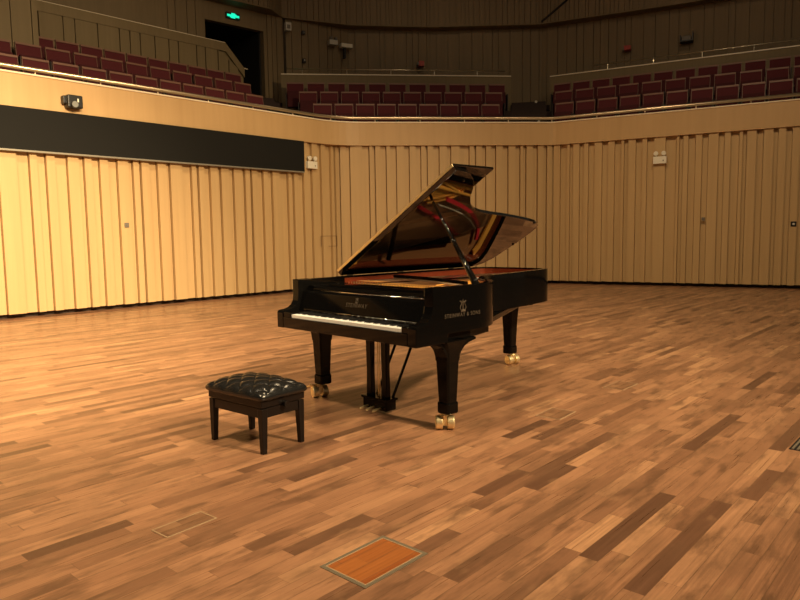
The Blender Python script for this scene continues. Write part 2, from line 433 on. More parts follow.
t = bmesh.new(); tube(t, [(q.x+nl.x*.03, q.y+nl.y*.03, z) for q, z in ((pl0-ul*.12, 6.575), (pl1, 6.575), (pl2, 5.995), (pl2+ul*.14, 5.99))], .016, 6)
struct('trim_6', t, M['cap'], smooth=True)
# tall panel closing the left block, in front of its back row
a2, d2, n2 = rowinfo['l', 1]; u2 = d2.normalized(); nb2 = Vector((-u2.y, u2.x))
tp1 = Vector((-7.46, 14.56)); bm = bmesh.new(); s = 0.
for w in (.13, .40, .47, .5, .4, .5, .5, .5, .5):
    q = tp1 - u2*s; p = tp1 - u2*(s+w-.022); wall_seg(bm, p, q, 4.3, 7.6, 7.6, .1); s += w
wall_seg(bm, tp1 - u2*4 + nb2*.05, tp1 + nb2*.05, 4.3, 7.6, 7.6, .1)
wall_seg(bm, tp1 + nb2*.06 , pl0 - ul*.1, 4.3, 6.56, 6.56, .1)
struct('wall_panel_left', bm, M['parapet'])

# far walls behind the balcony
ZL = 7.94
LIP = [Vector(p) for p in ((-9.6, 15.15), (-4.586, 19.652), (-3.70, 20.40), (-3.48, 21.189), (-1.452, 22.071), (1.092, 22.40), (4.593, 22.256), (7.072, 21.11), (8.571, 20.382), (12.5, 18.0))]
BK = [Vector(p) for p in ((-3.40, 21.33), (-1.55, 22.42), (1.1, 22.75), (4.75, 22.6), (7.25, 21.45), (8.75, 20.72), (12.7, 18.35))]
def far_boards(name, path, z0, z1, mat, rnd, w=(.16, .42), th=(.0, .035)):
    rr = random.Random(rnd); bm = bmesh.new()
    for a, b in zip(path, path[1:]):
        L = (b-a).length; u = (b-a)/L; nf = Vector((u.y, -u.x)); s = 0.
        sweep(bm, [a, b], [(0, z0), (0, z1), (.2, z1), (.2, z0)])
        while s < L-.02:
            e = min(L, s + rr.uniform(*w)); k = .03 + rr.uniform(*th)
            wall_seg(bm, a + u*s + nf*k, a + u*(e-.018) + nf*k, z0, z1, z1, k-.001)
            s = e
    return struct(name, bm, mat)
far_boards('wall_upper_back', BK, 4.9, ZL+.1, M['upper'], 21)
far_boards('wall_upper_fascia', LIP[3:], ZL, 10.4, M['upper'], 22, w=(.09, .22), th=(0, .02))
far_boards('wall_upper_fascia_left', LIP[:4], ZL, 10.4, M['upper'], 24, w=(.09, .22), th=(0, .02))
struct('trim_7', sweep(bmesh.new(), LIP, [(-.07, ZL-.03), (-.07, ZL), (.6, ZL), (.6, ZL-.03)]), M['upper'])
# sloping joint on the upper fascia at the right
bm = bmesh.new(); tube(bm, [(4.62, 22.17, 7.98), (5.52, 21.76, 8.66), (6.2, 21.45, 9.1)], .03, 6); struct('trim_8', bm, M['dark'])
# wall with the doorway
W2 = Vector((-3.48, 21.189)); ud = Vector((math.cos(math.radians(42)), math.sin(math.radians(42)))); W1 = W2 - ud*6; nd = Vector((ud.y, -ud.x))
def dw(s, k=0.): return W1 + ud*s + nd*k
bm = bmesh.new()
wall_seg(bm, dw(-4), dw(2.42), 4.9, 8.1, 8.1, .2)
wall_seg(bm, dw(2.42), dw(3.5), 4.9, 8.1, 8.1, .2)
wall_seg(bm, dw(5.37), dw(6.05), 4.9, 8.1, 8.1, .2)
wall_seg(bm, dw(3.5), dw(5.37), 7.40, 8.1, 8.1, .2)
for a, b in ((2.42, 2.62), (2.64, 2.95), (2.97, 3.2), (3.22, 3.4)): wall_seg(bm, dw(a, .04), dw(b, .04), 4.9, 8.0, 8.0, .038)
for a, b in ((5.48, 5.62), (5.64, 5.78), (5.80, 5.98)): wall_seg(bm, dw(a, .04), dw(b, .04), 4.9, 8.0, 8.0, .038)
struct('wall_door_side', bm, M['upper'])
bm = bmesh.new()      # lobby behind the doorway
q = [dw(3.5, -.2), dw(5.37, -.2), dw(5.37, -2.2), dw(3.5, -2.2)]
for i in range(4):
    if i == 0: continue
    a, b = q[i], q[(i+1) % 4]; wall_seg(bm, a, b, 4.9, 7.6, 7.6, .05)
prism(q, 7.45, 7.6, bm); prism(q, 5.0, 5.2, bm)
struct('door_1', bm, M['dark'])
bm = prism([dw(-4, .0), dw(6, 0), (-3.3, 20.2), (-4.2, 19.4), (-8.2, 15.3)], 5.05, 5.2); struct('floor_14', bm, M['tier'])
bm = prism([(-3.4, 20.3), (3.5, 21.0), (4.6, 21.1), (12.0, 17.2), (12.4, 18.4), (4.7, 22.6), (1.1, 22.75), (-1.5, 22.4), (-3.4, 21.3)], 5.05, 5.2); struct('floor_15', bm, M['tier'])
bm = bmesh.new(); prism([(-14, -6), (14, -6), (14, 12), (12.8, 18.4), (1, 23), (-4, 22), (-14, 14)], 10.4, 10.6, bm); struct('ceiling', bm, M['upper'])

# thin guard rails on the parapets
def guard(label, a, b, z0, z1, n):
    a = Vector(a); b = Vector(b); o = empty('guard_rail', ((a.x+b.x)/2, (a.y+b.y)/2, z0), 0, label, 'guard rail')
    child_world(link_mesh('rail', tube(bmesh.new(), [(a.x, a.y, z1), (b.x, b.y, z1)], .014, 6), M['thinrail'], smooth=True), o)
    for i in range(n):
        p = a + (b-a)*((i+.35)/n)
        child_world(link_mesh('support', tube(bmesh.new(), [(p.x, p.y, z0), (p.x, p.y, z1)], .011, 6), M['thinrail']), o)
uc = (pc1-pc0).normalized(); uR = (pr1-pr0).normalized()
guard('thin metal guard rail above the parapet behind the centre seats', pc0 + uc*.15 + Vector((0, .07)), pc1 - uc*.18 + Vector((0, .07)), 6.03, 6.18, 5)
guard('thin metal guard rail above the parapet behind the right seats', pr0 + uR*1.25 + Vector((.03, .06)), pr1 + Vector((.03, .06)), 6.03, 6.19, 6)

# ------------------------------------------------------------------ balcony seats
def shared(name, bm, m, smooth=False, bevel=0.):
    o = link_mesh(name, bm, m, smooth=smooth, bevel=bevel); return o
def make_seat():
    r = empty('theatre_seat')
    L = Matrix.Rotation(math.radians(-8), 4, 'X')
    T = Matrix.Translation((0, .05, .40)) @ L
    bm = bmesh.new(); box(bm, -.232, .232, -.04, 0., .0, .418, T)
    link_mesh('backrest', bm, M['seat'], r, bevel=.012)
    bm = bmesh.new()
    box(bm, -.244, .244, -.045, .02, .418, .46, T); box(bm, -.244, -.233, -.03, .02, 0, .418, T); box(bm, .233, .244, -.03, .02, 0, .418, T)
    box(bm, -.233, .233, .001, .02, 0, .418, T)
    link_mesh('back_frame', bm, M['seattrim'], r)
    bm = bmesh.new(); box(bm, -.22, .22, -.16, -.05, .10, .56, Matrix.Translation((0, .0, .02)) @ Matrix.Rotation(math.radians(-6), 4, 'X'))
    link_mesh('seat_pad', bm, M['seatdark'], r, bevel=.015)
    for sx in (-1, 1):
        bm = bmesh.new(); x = sx*.2545
        box(bm, x-.0095, x+.0095, -.2, .06, 0., .52)
        link_mesh('armrest', bm, M['seatmetal'], r)
    return r
seat0 = make_seat(); seat_parts = list(seat0.children); used = False
ORD = ['', 'first', 'second', 'third', 'fourth', 'fifth', 'sixth', 'seventh', 'eighth', 'ninth', 'tenth', 'eleventh', 'twelfth']
RN = ['front', 'middle', 'back']; BN = {'l': 'left', 'c': 'centre', 'r': 'right'}
for blk in 'lcr':
    for k in range(3):
        a, d, n = rowinfo[blk, k]; rz = math.atan2(d.y, d.x)
        for i in range(n):
            p = a + d*i
            if not used: o = seat0; used = True
            else:
                o = seat0.copy(); COL.objects.link(o)
                for c in seat_parts:
                    q = c.copy(); COL.objects.link(q); q.parent = o
            o.location = (p.x, p.y, TOPZ[k]-SH); o.rotation_euler = (0, 0, rz)
            num = n - i if blk == 'l' else i + 1
            end = 'right' if blk == 'l' else 'left'
            tag(o, 'maroon theatre seat, %s from the %s end, %s row of the %s balcony block' % (ORD[num], end, RN[k], BN[blk]), 'theatre seat',
                'theatre seats in the %s row of the %s block' % (RN[k], BN[blk]))

# ------------------------------------------------------------------ devices on the walls
def on_wall(a, d, s, z, out=-.07):
    n = Vector((d.y, -d.x)); p = a + d*s + n*out
    return (p.x, p.y, z), math.atan2(d.y, d.x)      # local +x along the wall, local -y into the hall
def emergency(loc, rz, label, w=.30, h=.17):
    r = empty('emergency_light', loc, rz, label, 'emergency light', 'twin head emergency lights')
    link_mesh('housing', bx(-w/2, w/2, -.09, 0, -h/2, h/2), M['emw'], r, bevel=.008)
    for sx in (-1, 1):
        b = bmesh.new(); x = sx*w*.29
        tube(b, [(x, -.045, h/2-.01), (x, -.045, h/2+.035)], .014, 8)
        tube(b, [(x, -.005, h/2+.075), (x, -.05, h/2+.075), (x, -.095, h/2+.068)], [.03, .05, .055], 14)
        ho = link_mesh('lamp_head', b, M['emw'], r, smooth=False)
        b = bmesh.new(); cyl(b, (x, -.0975, h/2+.067), (0, -1, -.1), .046, .006, 14)
        link_mesh('lens', b, M['emw'], ho)
    b = bx(w*.22, w*.30, -.094, -.089, -.03, 0.); link_mesh('indicator', b, M['greyplate'], r)
loc, rz = on_wall(LA, dL, 6.655, 3.0, -.06); emergency(loc, rz, 'cream emergency light with two heads beside the black wall screen')
loc, rz = on_wall(CB, dR, 2.583, 2.985, -.045); emergency(loc, rz, 'cream emergency light with two heads high on the right wall')
# long charcoal screen under the left fascia
nL = Vector((dL.y, -dL.x))
p = LA + dL*6.385
r = empty('wall_screen', (LA.x, LA.y, 2.8), math.atan2(dL.y, dL.x), 'long charcoal banner screen hung under the left balcony front', 'screen')
link_mesh('screen_panel', bx(-8.5, 6.385, -.05, .05, 0.03, .728), M['screen'], r, bevel=.004)
link_mesh('lower_edge', bx(-8.5, 6.38, -.055, .05, 0.0, .028), M['screenedge'], r)
# black projector box with lens on the fascia
loc, rz = on_wall(LA, dL, 1.085, 3.715, 0.)
r = empty('projector', loc, rz, 'small black box with round grey lens fixed on the left balcony front', 'projector')
link_mesh('housing', bx(-.10, .16, -.17, 0, -.11, .11), M['blackplastic'], r, bevel=.02)
link_mesh('bracket', bx(-.155, -.09, -.12, 0, -.045, .09), M['blackplastic'], r, bevel=.012)
b = bmesh.new(); tube(b, [(0, -.15, -.055), (0, -.215, -.058)], .062, 18); lo = link_mesh('lens_barrel', b, M['blackplastic'], r)
b = bmesh.new(); cyl(b, (0, -.218, -.058), (0, -1, 0), .054, .008, 18); link_mesh('lens', b, M['lens'], lo)
b = bx(.06, .085, -.174, -.168, -.01, .05); link_mesh('label_plate', b, M['emw'], r)
# sockets
def socket(a, d, s, z, w, label, ring):
    loc, rz = on_wall(a, d, s, z, -.06 if a is LA else -.045); r = empty('wall_socket', loc, rz, label, 'socket')
    link_mesh('plate', bx(-w/2, w/2, -.014, .0, -w/2, w/2), M['greyplate'] if not ring else M['blackplastic'], r, bevel=.004)
    b = bmesh.new(); cyl(b, (0, -.017, 0), (0, 1, 0), w*.22, .01, 14); link_mesh('hub', b, M['palebox' if ring else 'greyplate'], r)
socket(LA, dL, 2.03, 1.58, .09, 'small grey square plate on the left wooden wall', False)
socket(CB, dR, 3.552, 1.58, .075, 'small grey square plate below the right emergency light', False)
socket(CB, dR, 5.37, 1.43, .11, 'dark square socket near the right edge of the photo', True)
# flush access panel in the left wall near the corner: outline only
loc, rz = on_wall(LA, dL, 7.2, 1.06, -.06)
b = bmesh.new()
for x0, x1, z0, z1 in ((-.27, .27, .25, .258), (-.27, -.262, 0, .25), (.262, .27, 0, .25), (-.02, .27, 0, .008)): box(b, x0, x1, -.006, -.0005, z0, z1)
o = tag(link_mesh('access_panel', b, M['line'], loc=loc, rot=(0, 0, rz)), 'thin outlined access panel in the wooden wall left of the piano lid', 'access panel')

# things on the dim upper walls
def wallbox(name, label, cat, P, ang, parts):
    r = empty(name, P, ang, label, cat)
    for pn, dims, m in parts: link_mesh(pn, bx(*dims), m, r, bevel=.006)
    return r
q = dw(6.0, .1)
wallbox('wall_speaker', 'small pale speaker under the upper overhang near the corner', 'speaker', (q.x+.12, q.y+.02, 7.62), math.radians(30), [('cabinet', (-.09, .09, -.12, .03, -.12, .12), M['palebox']), ('grille', (-.055, .055, -.128, -.119, -.07, .05), M['greyplate'])])
wallbox('wall_camera', 'small round dark dome unit on the upper wall, below the pale speaker', 'camera', (-2.88, 21.55, 7.56), math.radians(28), [('body', (-.05, .05, -.1, .1, -.05, .05), M['blackplastic']), ('lens', (-.02, .02, -.11, -.099, -.02, .02), M['greyplate'])])
wallbox('wall_sensor', 'small dark sensor low on the upper wall above the guard rail', 'sensor', (-2.88, 21.55, 6.73), math.radians(28), [('body', (-.045, .045, -.1, .1, -.07, .05), M['blackplastic']), ('face', (-.02, .02, -.11, -.099, -.02, .02), M['palebox'])])
r = empty('emergency_light', (-2.0, 21.9, 7.38), math.radians(28), 'dim emergency light with two heads left of the flat white lamp', 'emergency light')
link_mesh('housing', bx(-.14, .14, -.1, .1, -.1, .05), M['palebox'], r, bevel=.01)
for sx in (-.08, .08): link_mesh('lamp_head', bx(sx-.045, sx+.045, -.12, -.02, .05, .13), M['greyplate'], r, bevel=.012)
r = wallbox('wall_lamp', 'flat white horizontal lamp bar on the upper back wall', 'lamp', (-1.6, 22.1, 7.30), math.radians(28), [('lamp_bar', (-.19, .19, -.1, .1, -.06, .06), M['emw']), ('bracket', (-.07, -.02, -.06, .1, -.38, -.06), M['blackplastic'])])
wallbox('alarm_bell', 'small red alarm unit on the upper wall above the centre seats', 'alarm', (.78, 22.36, 6.78), math.radians(6), [('body', (-.07, .1, -.1, .15, -.08, .08), M['red']), ('bracket', (-.12, -.07, -.07, .15, -.05, .05), M['greyplate'])])
wallbox('alarm_bell', 'small red alarm unit on the upper wall above the right seats', 'alarm', (7.08, 21.3, 6.89), math.radians(-26), [('body', (-.09, .1, -.12, .1, -.06, .07), M['red']), ('bracket', (-.13, -.09, -.08, .1, -.06, .06), M['greyplate'])])
r = empty('wall_bracket', (8.6, 20.6, 6.98), math.radians(-27), 'dark open bracket box on the upper right wall', 'bracket')
b = bmesh.new(); box(b, -.18, .18, -.22, .1, -.13, -.10); box(b, -.18, -.155, -.22, .1, -.10, .06); box(b, .155, .18, -.22, .1, -.10, .14)
link_mesh('tray', b, M['blackplastic'], r); link_mesh('device', bx(-.13, .12, -.18, .05, -.10, .03), M['greyplate'], r, bevel=.01)
# lit green exit sign above the doorway: two arrows and a running figure shape
q = dw(4.352, .03)
r = empty('exit_sign', (q.x, q.y, 7.63), math.radians(42), 'glowing green exit sign above the dark doorway', 'exit sign')
link_mesh('sign_body', bx(-.215, .215, -.04, .03, -.085, .085), M['exitd'], r, bevel=.01)
b = bmesh.new(); box(b, -.19, .19, -.046, -.040, -.035, .025); box(b, -.06, .06, -.047, -.041, -.07, .07); box(b, -.10, .02, -.047, -.041, -.06, -.02); box(b, -.02, .10, -.047, -.041, .0, .05)
link_mesh('pictogram', b, M['exitg'], r)
# step lights in the centre-right aisle
for (x, y, z, lb) in ((3.87, 19.23, 4.95, 'small pale step light high in the dark aisle right of the centre seats'), (3.75, 18.25, 4.25, 'small pale step light low in the dark aisle right of the centre seats')):
    b = bmesh.new(); cyl(b, (0, 0, 0), (0, 1, .3), .035, .02, 12)
    tag(link_mesh('step_light', b, M['palebox'], loc=(x, y, z)), lb, 'step light')

# ------------------------------------------------------------------ floor hatches
def quad_hatch(name, pts, label, cat, panel_m, frame_m, fw=.016, inner=True):
    P = [Vector(p) for p in pts]; c = sum(P, Vector((0, 0)))/4
    u = ((P[1]-P[0]) + (P[2]-P[3])).normalized(); v = Vector((-u.y, u.x))
    hx = ((P[1]-P[0]).length + (P[2]-P[3]).length)/4; hy = ((P[2]-P[1]).length + (P[3]-P[0]).length)/4
    r = empty(name, (c.x, c.y, 0), math.atan2(u.y, u.x), label, cat)
    b = bmesh.new(); z = .003
    for w, zz, (x, y) in ((fw, z, (hx, hy)),):
        box(b, -x, x, -y, -y+w, 0, zz); box(b, -x, x, y-w, y, 0, zz); box(b, -x, -x+w, -y+w, y-w, 0, zz); box(b, x-w, x, -y+w, y-w, 0, zz)
    link_mesh('frame', b, frame_m, r)
    if inner:
        b = bmesh.new(); k = fw*.62; w2 = fw*.3
        x, y = hx-fw, hy-fw
        box(b, -x, x, -y, -y+w2, 0, .0036); box(b, -x, x, y-w2, y, 0, .0036); box(b, -x, -x+w2, -y+w2, y-w2, 0, .0036); box(b, x-w2, x, -y+w2, y-w2, 0, .0036)
        link_mesh('inner_edge', b, M['dline'], r)
    po = link_mesh('panel', bx(-hx+fw, hx-fw, -hy+fw, hy-fw, 0, .0022), panel_m, r)
    return r
quad_hatch('floor_hatch', [(-.343, 2.594), (-.103, 2.857), (.113, 2.712), (-.142, 2.428)], 'orange planked floor hatch in a steel frame at the front of the stage', 'floor hatch', M['hatch'], M['frame'])
darkpanel = plank_floor('worn hatch planks', 0., .065, .16, False, .62)
quad_hatch('floor_hatch', [(-1.154, 2.958), (-.986, 3.163), (-.879, 3.09), (-1.046, 2.883)], 'narrow brown floor hatch with a worn outline, in front of the bench', 'floor hatch', darkpanel, M['dline'], .007, False)
quad_hatch('floor_hatch', [(.968, 4.797), (1.141, 5.014), (1.291, 4.89), (1.123, 4.682)], 'small worn floor hatch right of the near piano leg', 'floor hatch', darkpanel, M['dline'], .007, False)
quad_hatch('floor_hatch', [(1.738, 5.683), (1.948, 5.906), (2.054, 5.778), (1.841, 5.528)], 'faint floor hatch farther right on the stage, beyond the nearer small one', 'floor hatch', darkpanel, M['dline'], .006, False)
r = empty('floor_vent', (2.52, 4.05, 0), PLANK, 'steel slotted floor vent at the right edge of the photo', 'floor vent')
b = bmesh.new()
for i in range(6): box(b, -.17, .17, -.075 + i*.027, -.063 + i*.027, 0, .006)
link_mesh('slats', b, M['vent'], r); link_mesh('base_plate', bx(-.18, .18, -.085, .085, 0, .002), M['blackplastic'], r)

# ------------------------------------------------------------------ grand piano
# local x: bass to treble, y: keyboard to tail
W = 1.548
piano = empty('grand_piano', (-.97379, 5.30169, 0), -.806801, 'black polished concert grand piano with open lid at centre stage', 'grand piano')
def P(name, bm, m, **k): return link_mesh(name, bm, m, k.pop('parent', piano), **k)
RT, RBZ = .982, .672
ctrl = [(0, .157), (0, .8), (0, 1.6), (.0, 2.3), (.018, 2.40), (.06, 2.485), (.13, 2.53), (.22, 2.557), (.5, 2.592), (.72, 2.588), (.79, 2.565), (.832, 2.50), (.862, 2.40), (.905, 2.15), (.948, 1.87),
        (.985, 1.57), (1.025, 1.38), (1.10, 1.235), (1.215, 1.112), (1.31, 1.04), (1.40, .955), (1.47, .86), (1.515, .76), (1.537, .66), (1.545, .5), (W, .3), (W, .157)]
O = catmull([Vector(c) for c in ctrl], 5)
I = inset(O, .05)
# outer rim: open wall strip with thickness
bm = bmesh.new(); n = len(O)
oa = [bm.verts.new((p.x, p.y, RBZ)) for p in O]; ob = [bm.verts.new((p.x, p.y, RT)) for p in O]
ia = [bm.verts.new((p.x, p.y, RBZ)) for p in I]; ib = [bm.verts.new((p.x, p.y, RT)) for p in I]
for k in range(n-1):
    bm.faces.new((oa[k], oa[k+1], ob[k+1], ob[k])); bm.faces.new((ia[k+1], ia[k], ib[k], ib[k+1]))
    bm.faces.new((ob[k], ob[k+1], ib[k+1], ib[k])); bm.faces.new((oa[k+1], oa[k], ia[k], ia[k+1]))
for k in (0, n-1): bm.faces.new((oa[k], ob[k], ib[k], ia[k]))
P('rim', bm, M['lacquer'], bevel=.004)
# mahogany veneer on the inner face
J = [(p, q) for p, q in zip(inset(O, .0505), inset(O, .060)) if p.y > .60]
bm = bmesh.new(); r0 = []
for p, q in J: r0.append([bm.verts.new((p.x, p.y, .70)), bm.verts.new((p.x, p.y, .968)), bm.verts.new((q.x, q.y, .968)), bm.verts.new((q.x, q.y, .70))])
for a, b in zip(r0, r0[1:]):
    for k in range(4): bm.faces.new((a[k], b[k], b[(k+1) % 4], a[(k+1) % 4]))
bm.faces.new(r0[0]); bm.faces.new(r0[-1][::-1])
P('inner_rim', bm, M['inner'], smooth=False)
# cheeks (arms) at both ends of the keyboard
cheek = [(0, .612), (0, .730), (.006, .742), (.018, .748), (.06, .752), (.10, .763), (.13, .783), (.148, .815), (.156, .86), (.157, RT), (.30, RT), (.30, .612)]
for x0, x1 in ((0, .08), (W-.08, W)): P('cheek', prism_x(cheek, x0, x1), M['lacquer'], bevel=.005)
# keybed and belly beams
P('keybed', prism([(.05, .02), (1.50, .02), (1.50, .58), (1.43, .87), (.05, .87)], .612, .676), M['lacquer'], bevel=.004)
P('bottom_panel', prism([(p.x, p.y) for p in inset(O, .04)], .668, .69), M['legblack'])
for a, b in (((.10, .9), (.45, 2.45)), ((.75, .9), (.5, 2.45)), ((1.30, .9), (.58, 2.4))):
    a = Vector(a); b = Vector(b); u = (b-a).normalized(); w_ = Vector((-u.y, u.x))*.04
    P('belly_beam', prism([a-w_, b-w_, b+w_, a+w_], .628, .67), M['legblack'], bevel=.004)
P('tail_block', prism([(.16, 2.30), (.66, 2.30), (.66, 2.52), (.16, 2.50)], .62, .67), M['legblack'], bevel=.005)
P('key_slip', bx(.08, W-.08, 0, .024, .614, .700), M['lacquer'], bevel=.006)
for x0, x1 in ((.08, .178), (W-.142, W-.08)): P('key_block', bx(x0, x1, .006, .17, .66, .738), M['lacquer'], bevel=.006)
P('key_frame', bx(.178, W-.142, .024, .19, .66, .699), M['ebony'])
# keys
KX0 = .1815; KW = 1.2245/52
wk = None
for i in range(52):
    if wk is None:
        wk = P('white_key', bx(.0006, KW-.0006, .012, .165, .699, .7235), M['white'], bevel=.0012); wk.location = (KX0, 0, 0); o = wk
    else:
        o = wk.copy(); COL.objects.link(o); o.location = (KX0 + i*KW, 0, 0)
bk = None
notes = 'ABCDEFG'
for i in range(51):
    if notes[i % 7] in 'BE': continue
    if bk is None:
        b = bmesh.new(); loft(b, [[(-.0055, .062, .723), (.0055, .062, .723), (.0055, .165, .723), (-.0055, .165, .723)], [(-.0042, .07, .737), (.0042, .07, .737), (.0042, .165, .737), (-.0042, .165, .737)]])
        bk = P('black_key', b, M['ebony'], bevel=.001); o = bk
    else: o = bk.copy(); COL.objects.link(o)
    o.location = (KX0 + (i+1)*KW, 0, 0)
# fallboard, shelf and folded music desk
fb = [(.155, .742), (.159, .738), (.205, .738), (.236, .78), (.240, .885), (.230, .897), (.216, .899), (.204, .893), (.198, .880), (.160, .755)]
fbo = P('fallboard', prism_x(fb, .085, W-.085), M['lacquer'], bevel=.003)
P('fallboard_hinge', tube(bmesh.new(), [(.10, .212, .9005), (W-.10, .212, .9005)], .0034, 8), M['chrome'], parent=fbo, smooth=True)  # hinge line, added in chrome to give the top edge its highlight
P('fallboard_glint', tube(bmesh.new(), [(.18, .1555, .7475), (W-.145, .1555, .7475)], .0028, 8), M['chrome'], parent=fbo, smooth=True)  # added chrome strip, stands in for the key reflections in the lower edge
P('desk_shelf', bx(.055, W-.055, .232, .605, .885, .915), M['lacquer'], bevel=.004)
P('front_panel', prism_x([(.243, .893), (.29, .893), (.31, .925), (.285, .928)], .06, W-.06), M['lacquer'], bevel=.004)
md = P('music_desk', bx(.22, 1.33, .315, .575, .916, .934), M['lacquer'], bevel=.006)
P('desk_lip', bx(.24, 1.31, .325, .352, .934, .945), M['lacquer'], parent=md, bevel=.004)
P('desk_prop', bx(.60, .95, .40, .43, .934, .941), M['lacquer'], parent=md, bevel=.003)
for x in (.13, W-.13): P('desk_slide', bx(x-.035, x+.035, .245, .60, .915, .935), M['lacquer'], bevel=.006)
P('hinge_strip', bx(.002, .05, .60, 2.3, RT-.001, .984), M['lacquer'], bevel=.003)
# cast plate: tuning-pin field, hitch-pin band round the case, struts
P('soundboard', prism([(p.x, p.y) for p in inset(O, .058) if p.y > .62], .855, .868), M['sound'])
pl = bmesh.new(); zp0, zp1 = .895, .913
A_ = [p for p in inset(O, .062)]; B_ = [p for p in inset(O, .125)]
pairs = [(a, b) for a, b in zip(A_, B_) if a.y > .84 and not (a.x < .12 and a.y < 2.42)]
rg = []
for a, b in pairs: rg.append([pl.verts.new((a.x, a.y, zp0)), pl.verts.new((a.x, a.y, zp1)), pl.verts.new((b.x, b.y, zp1)), pl.verts.new((b.x, b.y, zp0))])
for a, b in zip(rg, rg[1:]):
    for k in range(4): pl.faces.new((a[k], b[k], b[(k+1) % 4], a[(k+1) % 4]))
pl.faces.new(rg[0]); pl.faces.new(rg[-1][::-1])
prism([(.062, .622), (1.475, .622), (1.455, .74), (1.40, .86), (.062, .86)], zp0, zp1, pl)
plate = P('iron_plate', pl, M['gold'])
def strut(a, b, w=.018, h=.03):
    a = Vector(a); b = Vector(b); u = (b-a).normalized(); v = Vector((-u.y, u.x))*w
    return P('plate_strut', prism([a-v, b-v, b+v, a+v], zp1-.012, zp1+h), M['gold'], parent=plate, bevel=.006)
for a, b in (((.92, .86), (.72, 2.30)), ((1.10, .86), (.80, 1.80)), ((1.33, .84), (1.10, 1.13))): strut(a, b, .011, .02)
# rolled edge of the plate along the treble bend
tb = [(p.x, p.y, zp1+.004) for p in inset(O, .15)[72:122]]
P('plate_ridge', tube(bmesh.new(), tb, .011, 8), M['gold'], parent=plate, smooth=True)
P('plate_web', prism([(.68, 1.40), (.70, 1.62), (.74, 1.80), (.80, 1.90), (.87, 1.94), (.90, 1.75), (.93, 1.45), (.98, 1.22), (.80, 1.22)], .886, .904), M['gold'], parent=plate)
for d0 in (0, .035):
    P('plate_ridge', tube(bmesh.new(), [(q.x + d0, q.y - d0*.5, .908) for q in catmull([Vector(c) for c in ((.665, 1.46), (.69, 1.62), (.735, 1.79), (.80, 1.88), (.865, 1.90))], 5)], .009, 8), M['gold'], parent=plate, smooth=True)
# red felts
def band(name, pts, w, z0, z1, m):
    a = pts; b = inset(pts, w); bm = bmesh.new(); rr_ = []
    for p, q in zip(a, b): rr_.append([bm.verts.new((p.x, p.y, z0)), bm.verts.new((p.x, p.y, z1)), bm.verts.new((q.x, q.y, z1)), bm.verts.new((q.x, q.y, z0))])
    for s_, t_ in zip(rr_, rr_[1:]):
        for k in range(4): bm.faces.new((s_[k], t_[k], t_[(k+1) % 4], s_[(k+1) % 4]))
    bm.faces.new(rr_[0]); bm.faces.new(rr_[-1][::-1])
    return P(name, bm, m)
Q = inset(O, .10)
band('hitch_felt', [p for p in Q[78:100]], .03, zp1-.002, zp1+.012, M['felt'])
band('arc_felt', catmull([Vector(q) for q in ((.70, 1.68), (.665, 1.82), (.62, 1.97), (.55, 2.13), (.43, 2.28), (.28, 2.335))], 5), .036, .905, .93, M['felt'])
band('bridge_felt', catmull([Vector(q) for q in ((.60, 1.40), (.545, 1.56), (.45, 1.80), (.32, 2.05))], 5), .03, .868, .90, M['felt'])
hp = None
pins = catmull([Vector(q) for q in ((.655, 1.62), (.60, 1.87), (.53, 2.08), (.43, 2.24))], 9)
for q in pins:
    if hp is None:
        hp = P('hitch_pin', tube(bmesh.new(), [(0, 0, 0), (0, 0, .03)], .006, 8), M['emw']); o = hp
    else: o = hp.copy(); COL.objects.link(o)
    o.location = (q.x, q.y, .905)
P('dark_bridge', prism([(.185, .86), (.235, .86), (.30, 2.0), (.25, 2.0)], .868, .918), M['legblack'])
# strings, tuning pins and dampers
st = bmesh.new(); E_ = [p for p in inset(O, .15)]
lo_i, hi_i = 16, 112
NS = 150
for i in range(NS):
    t_ = i/(NS-1); x = .10 + 1.29*t_
    e = E_[int(118 - (118-46)*min(1, (1-t_)/.78))] if t_ > .22 else Vector((.45 + .9*t_, 2.40 + .1*t_))
    a = Vector((x, .745)); z = zp1 + (.014 if t_ > .22 else .026)
    tube(st, [(a.x, a.y, z), (e.x, e.y, z)], .0009 if t_ > .22 else .0018, 3, False)
tag(P('strings', st, M['steel']), kind='stuff')
tp = bmesh.new()
for i in range(230):
    x = .10 + 1.28*(i % 115)/114; y = .66 + .022*(i % 3) + .03*(i // 115)
    tube(tp, [(x, y, zp1-.002), (x, y, zp1+.024)], .0024, 5)
tag(P('tuning_pins', tp, M['steel']), kind='stuff')
dm = None
for i in range(66):
    t_ = i/65; x = .12 + 1.08*t_; y = 1.18 - .30*t_**1.1 + .03*math.sin(3*t_)
    if dm is None:
        b = bmesh.new(); box(b, -.004, .004, -.022, .022, .0, .022); box(b, -.003, .003, -.02, .02, -.014, 0., mi=1)
        dm = P('damper', b, [M['lacquer'], M['emw']]); o = dm
    else: o = dm.copy(); COL.objects.link(o)
    o.location = (x, y, zp1+.034); o.rotation_euler = (0, 0, .06)
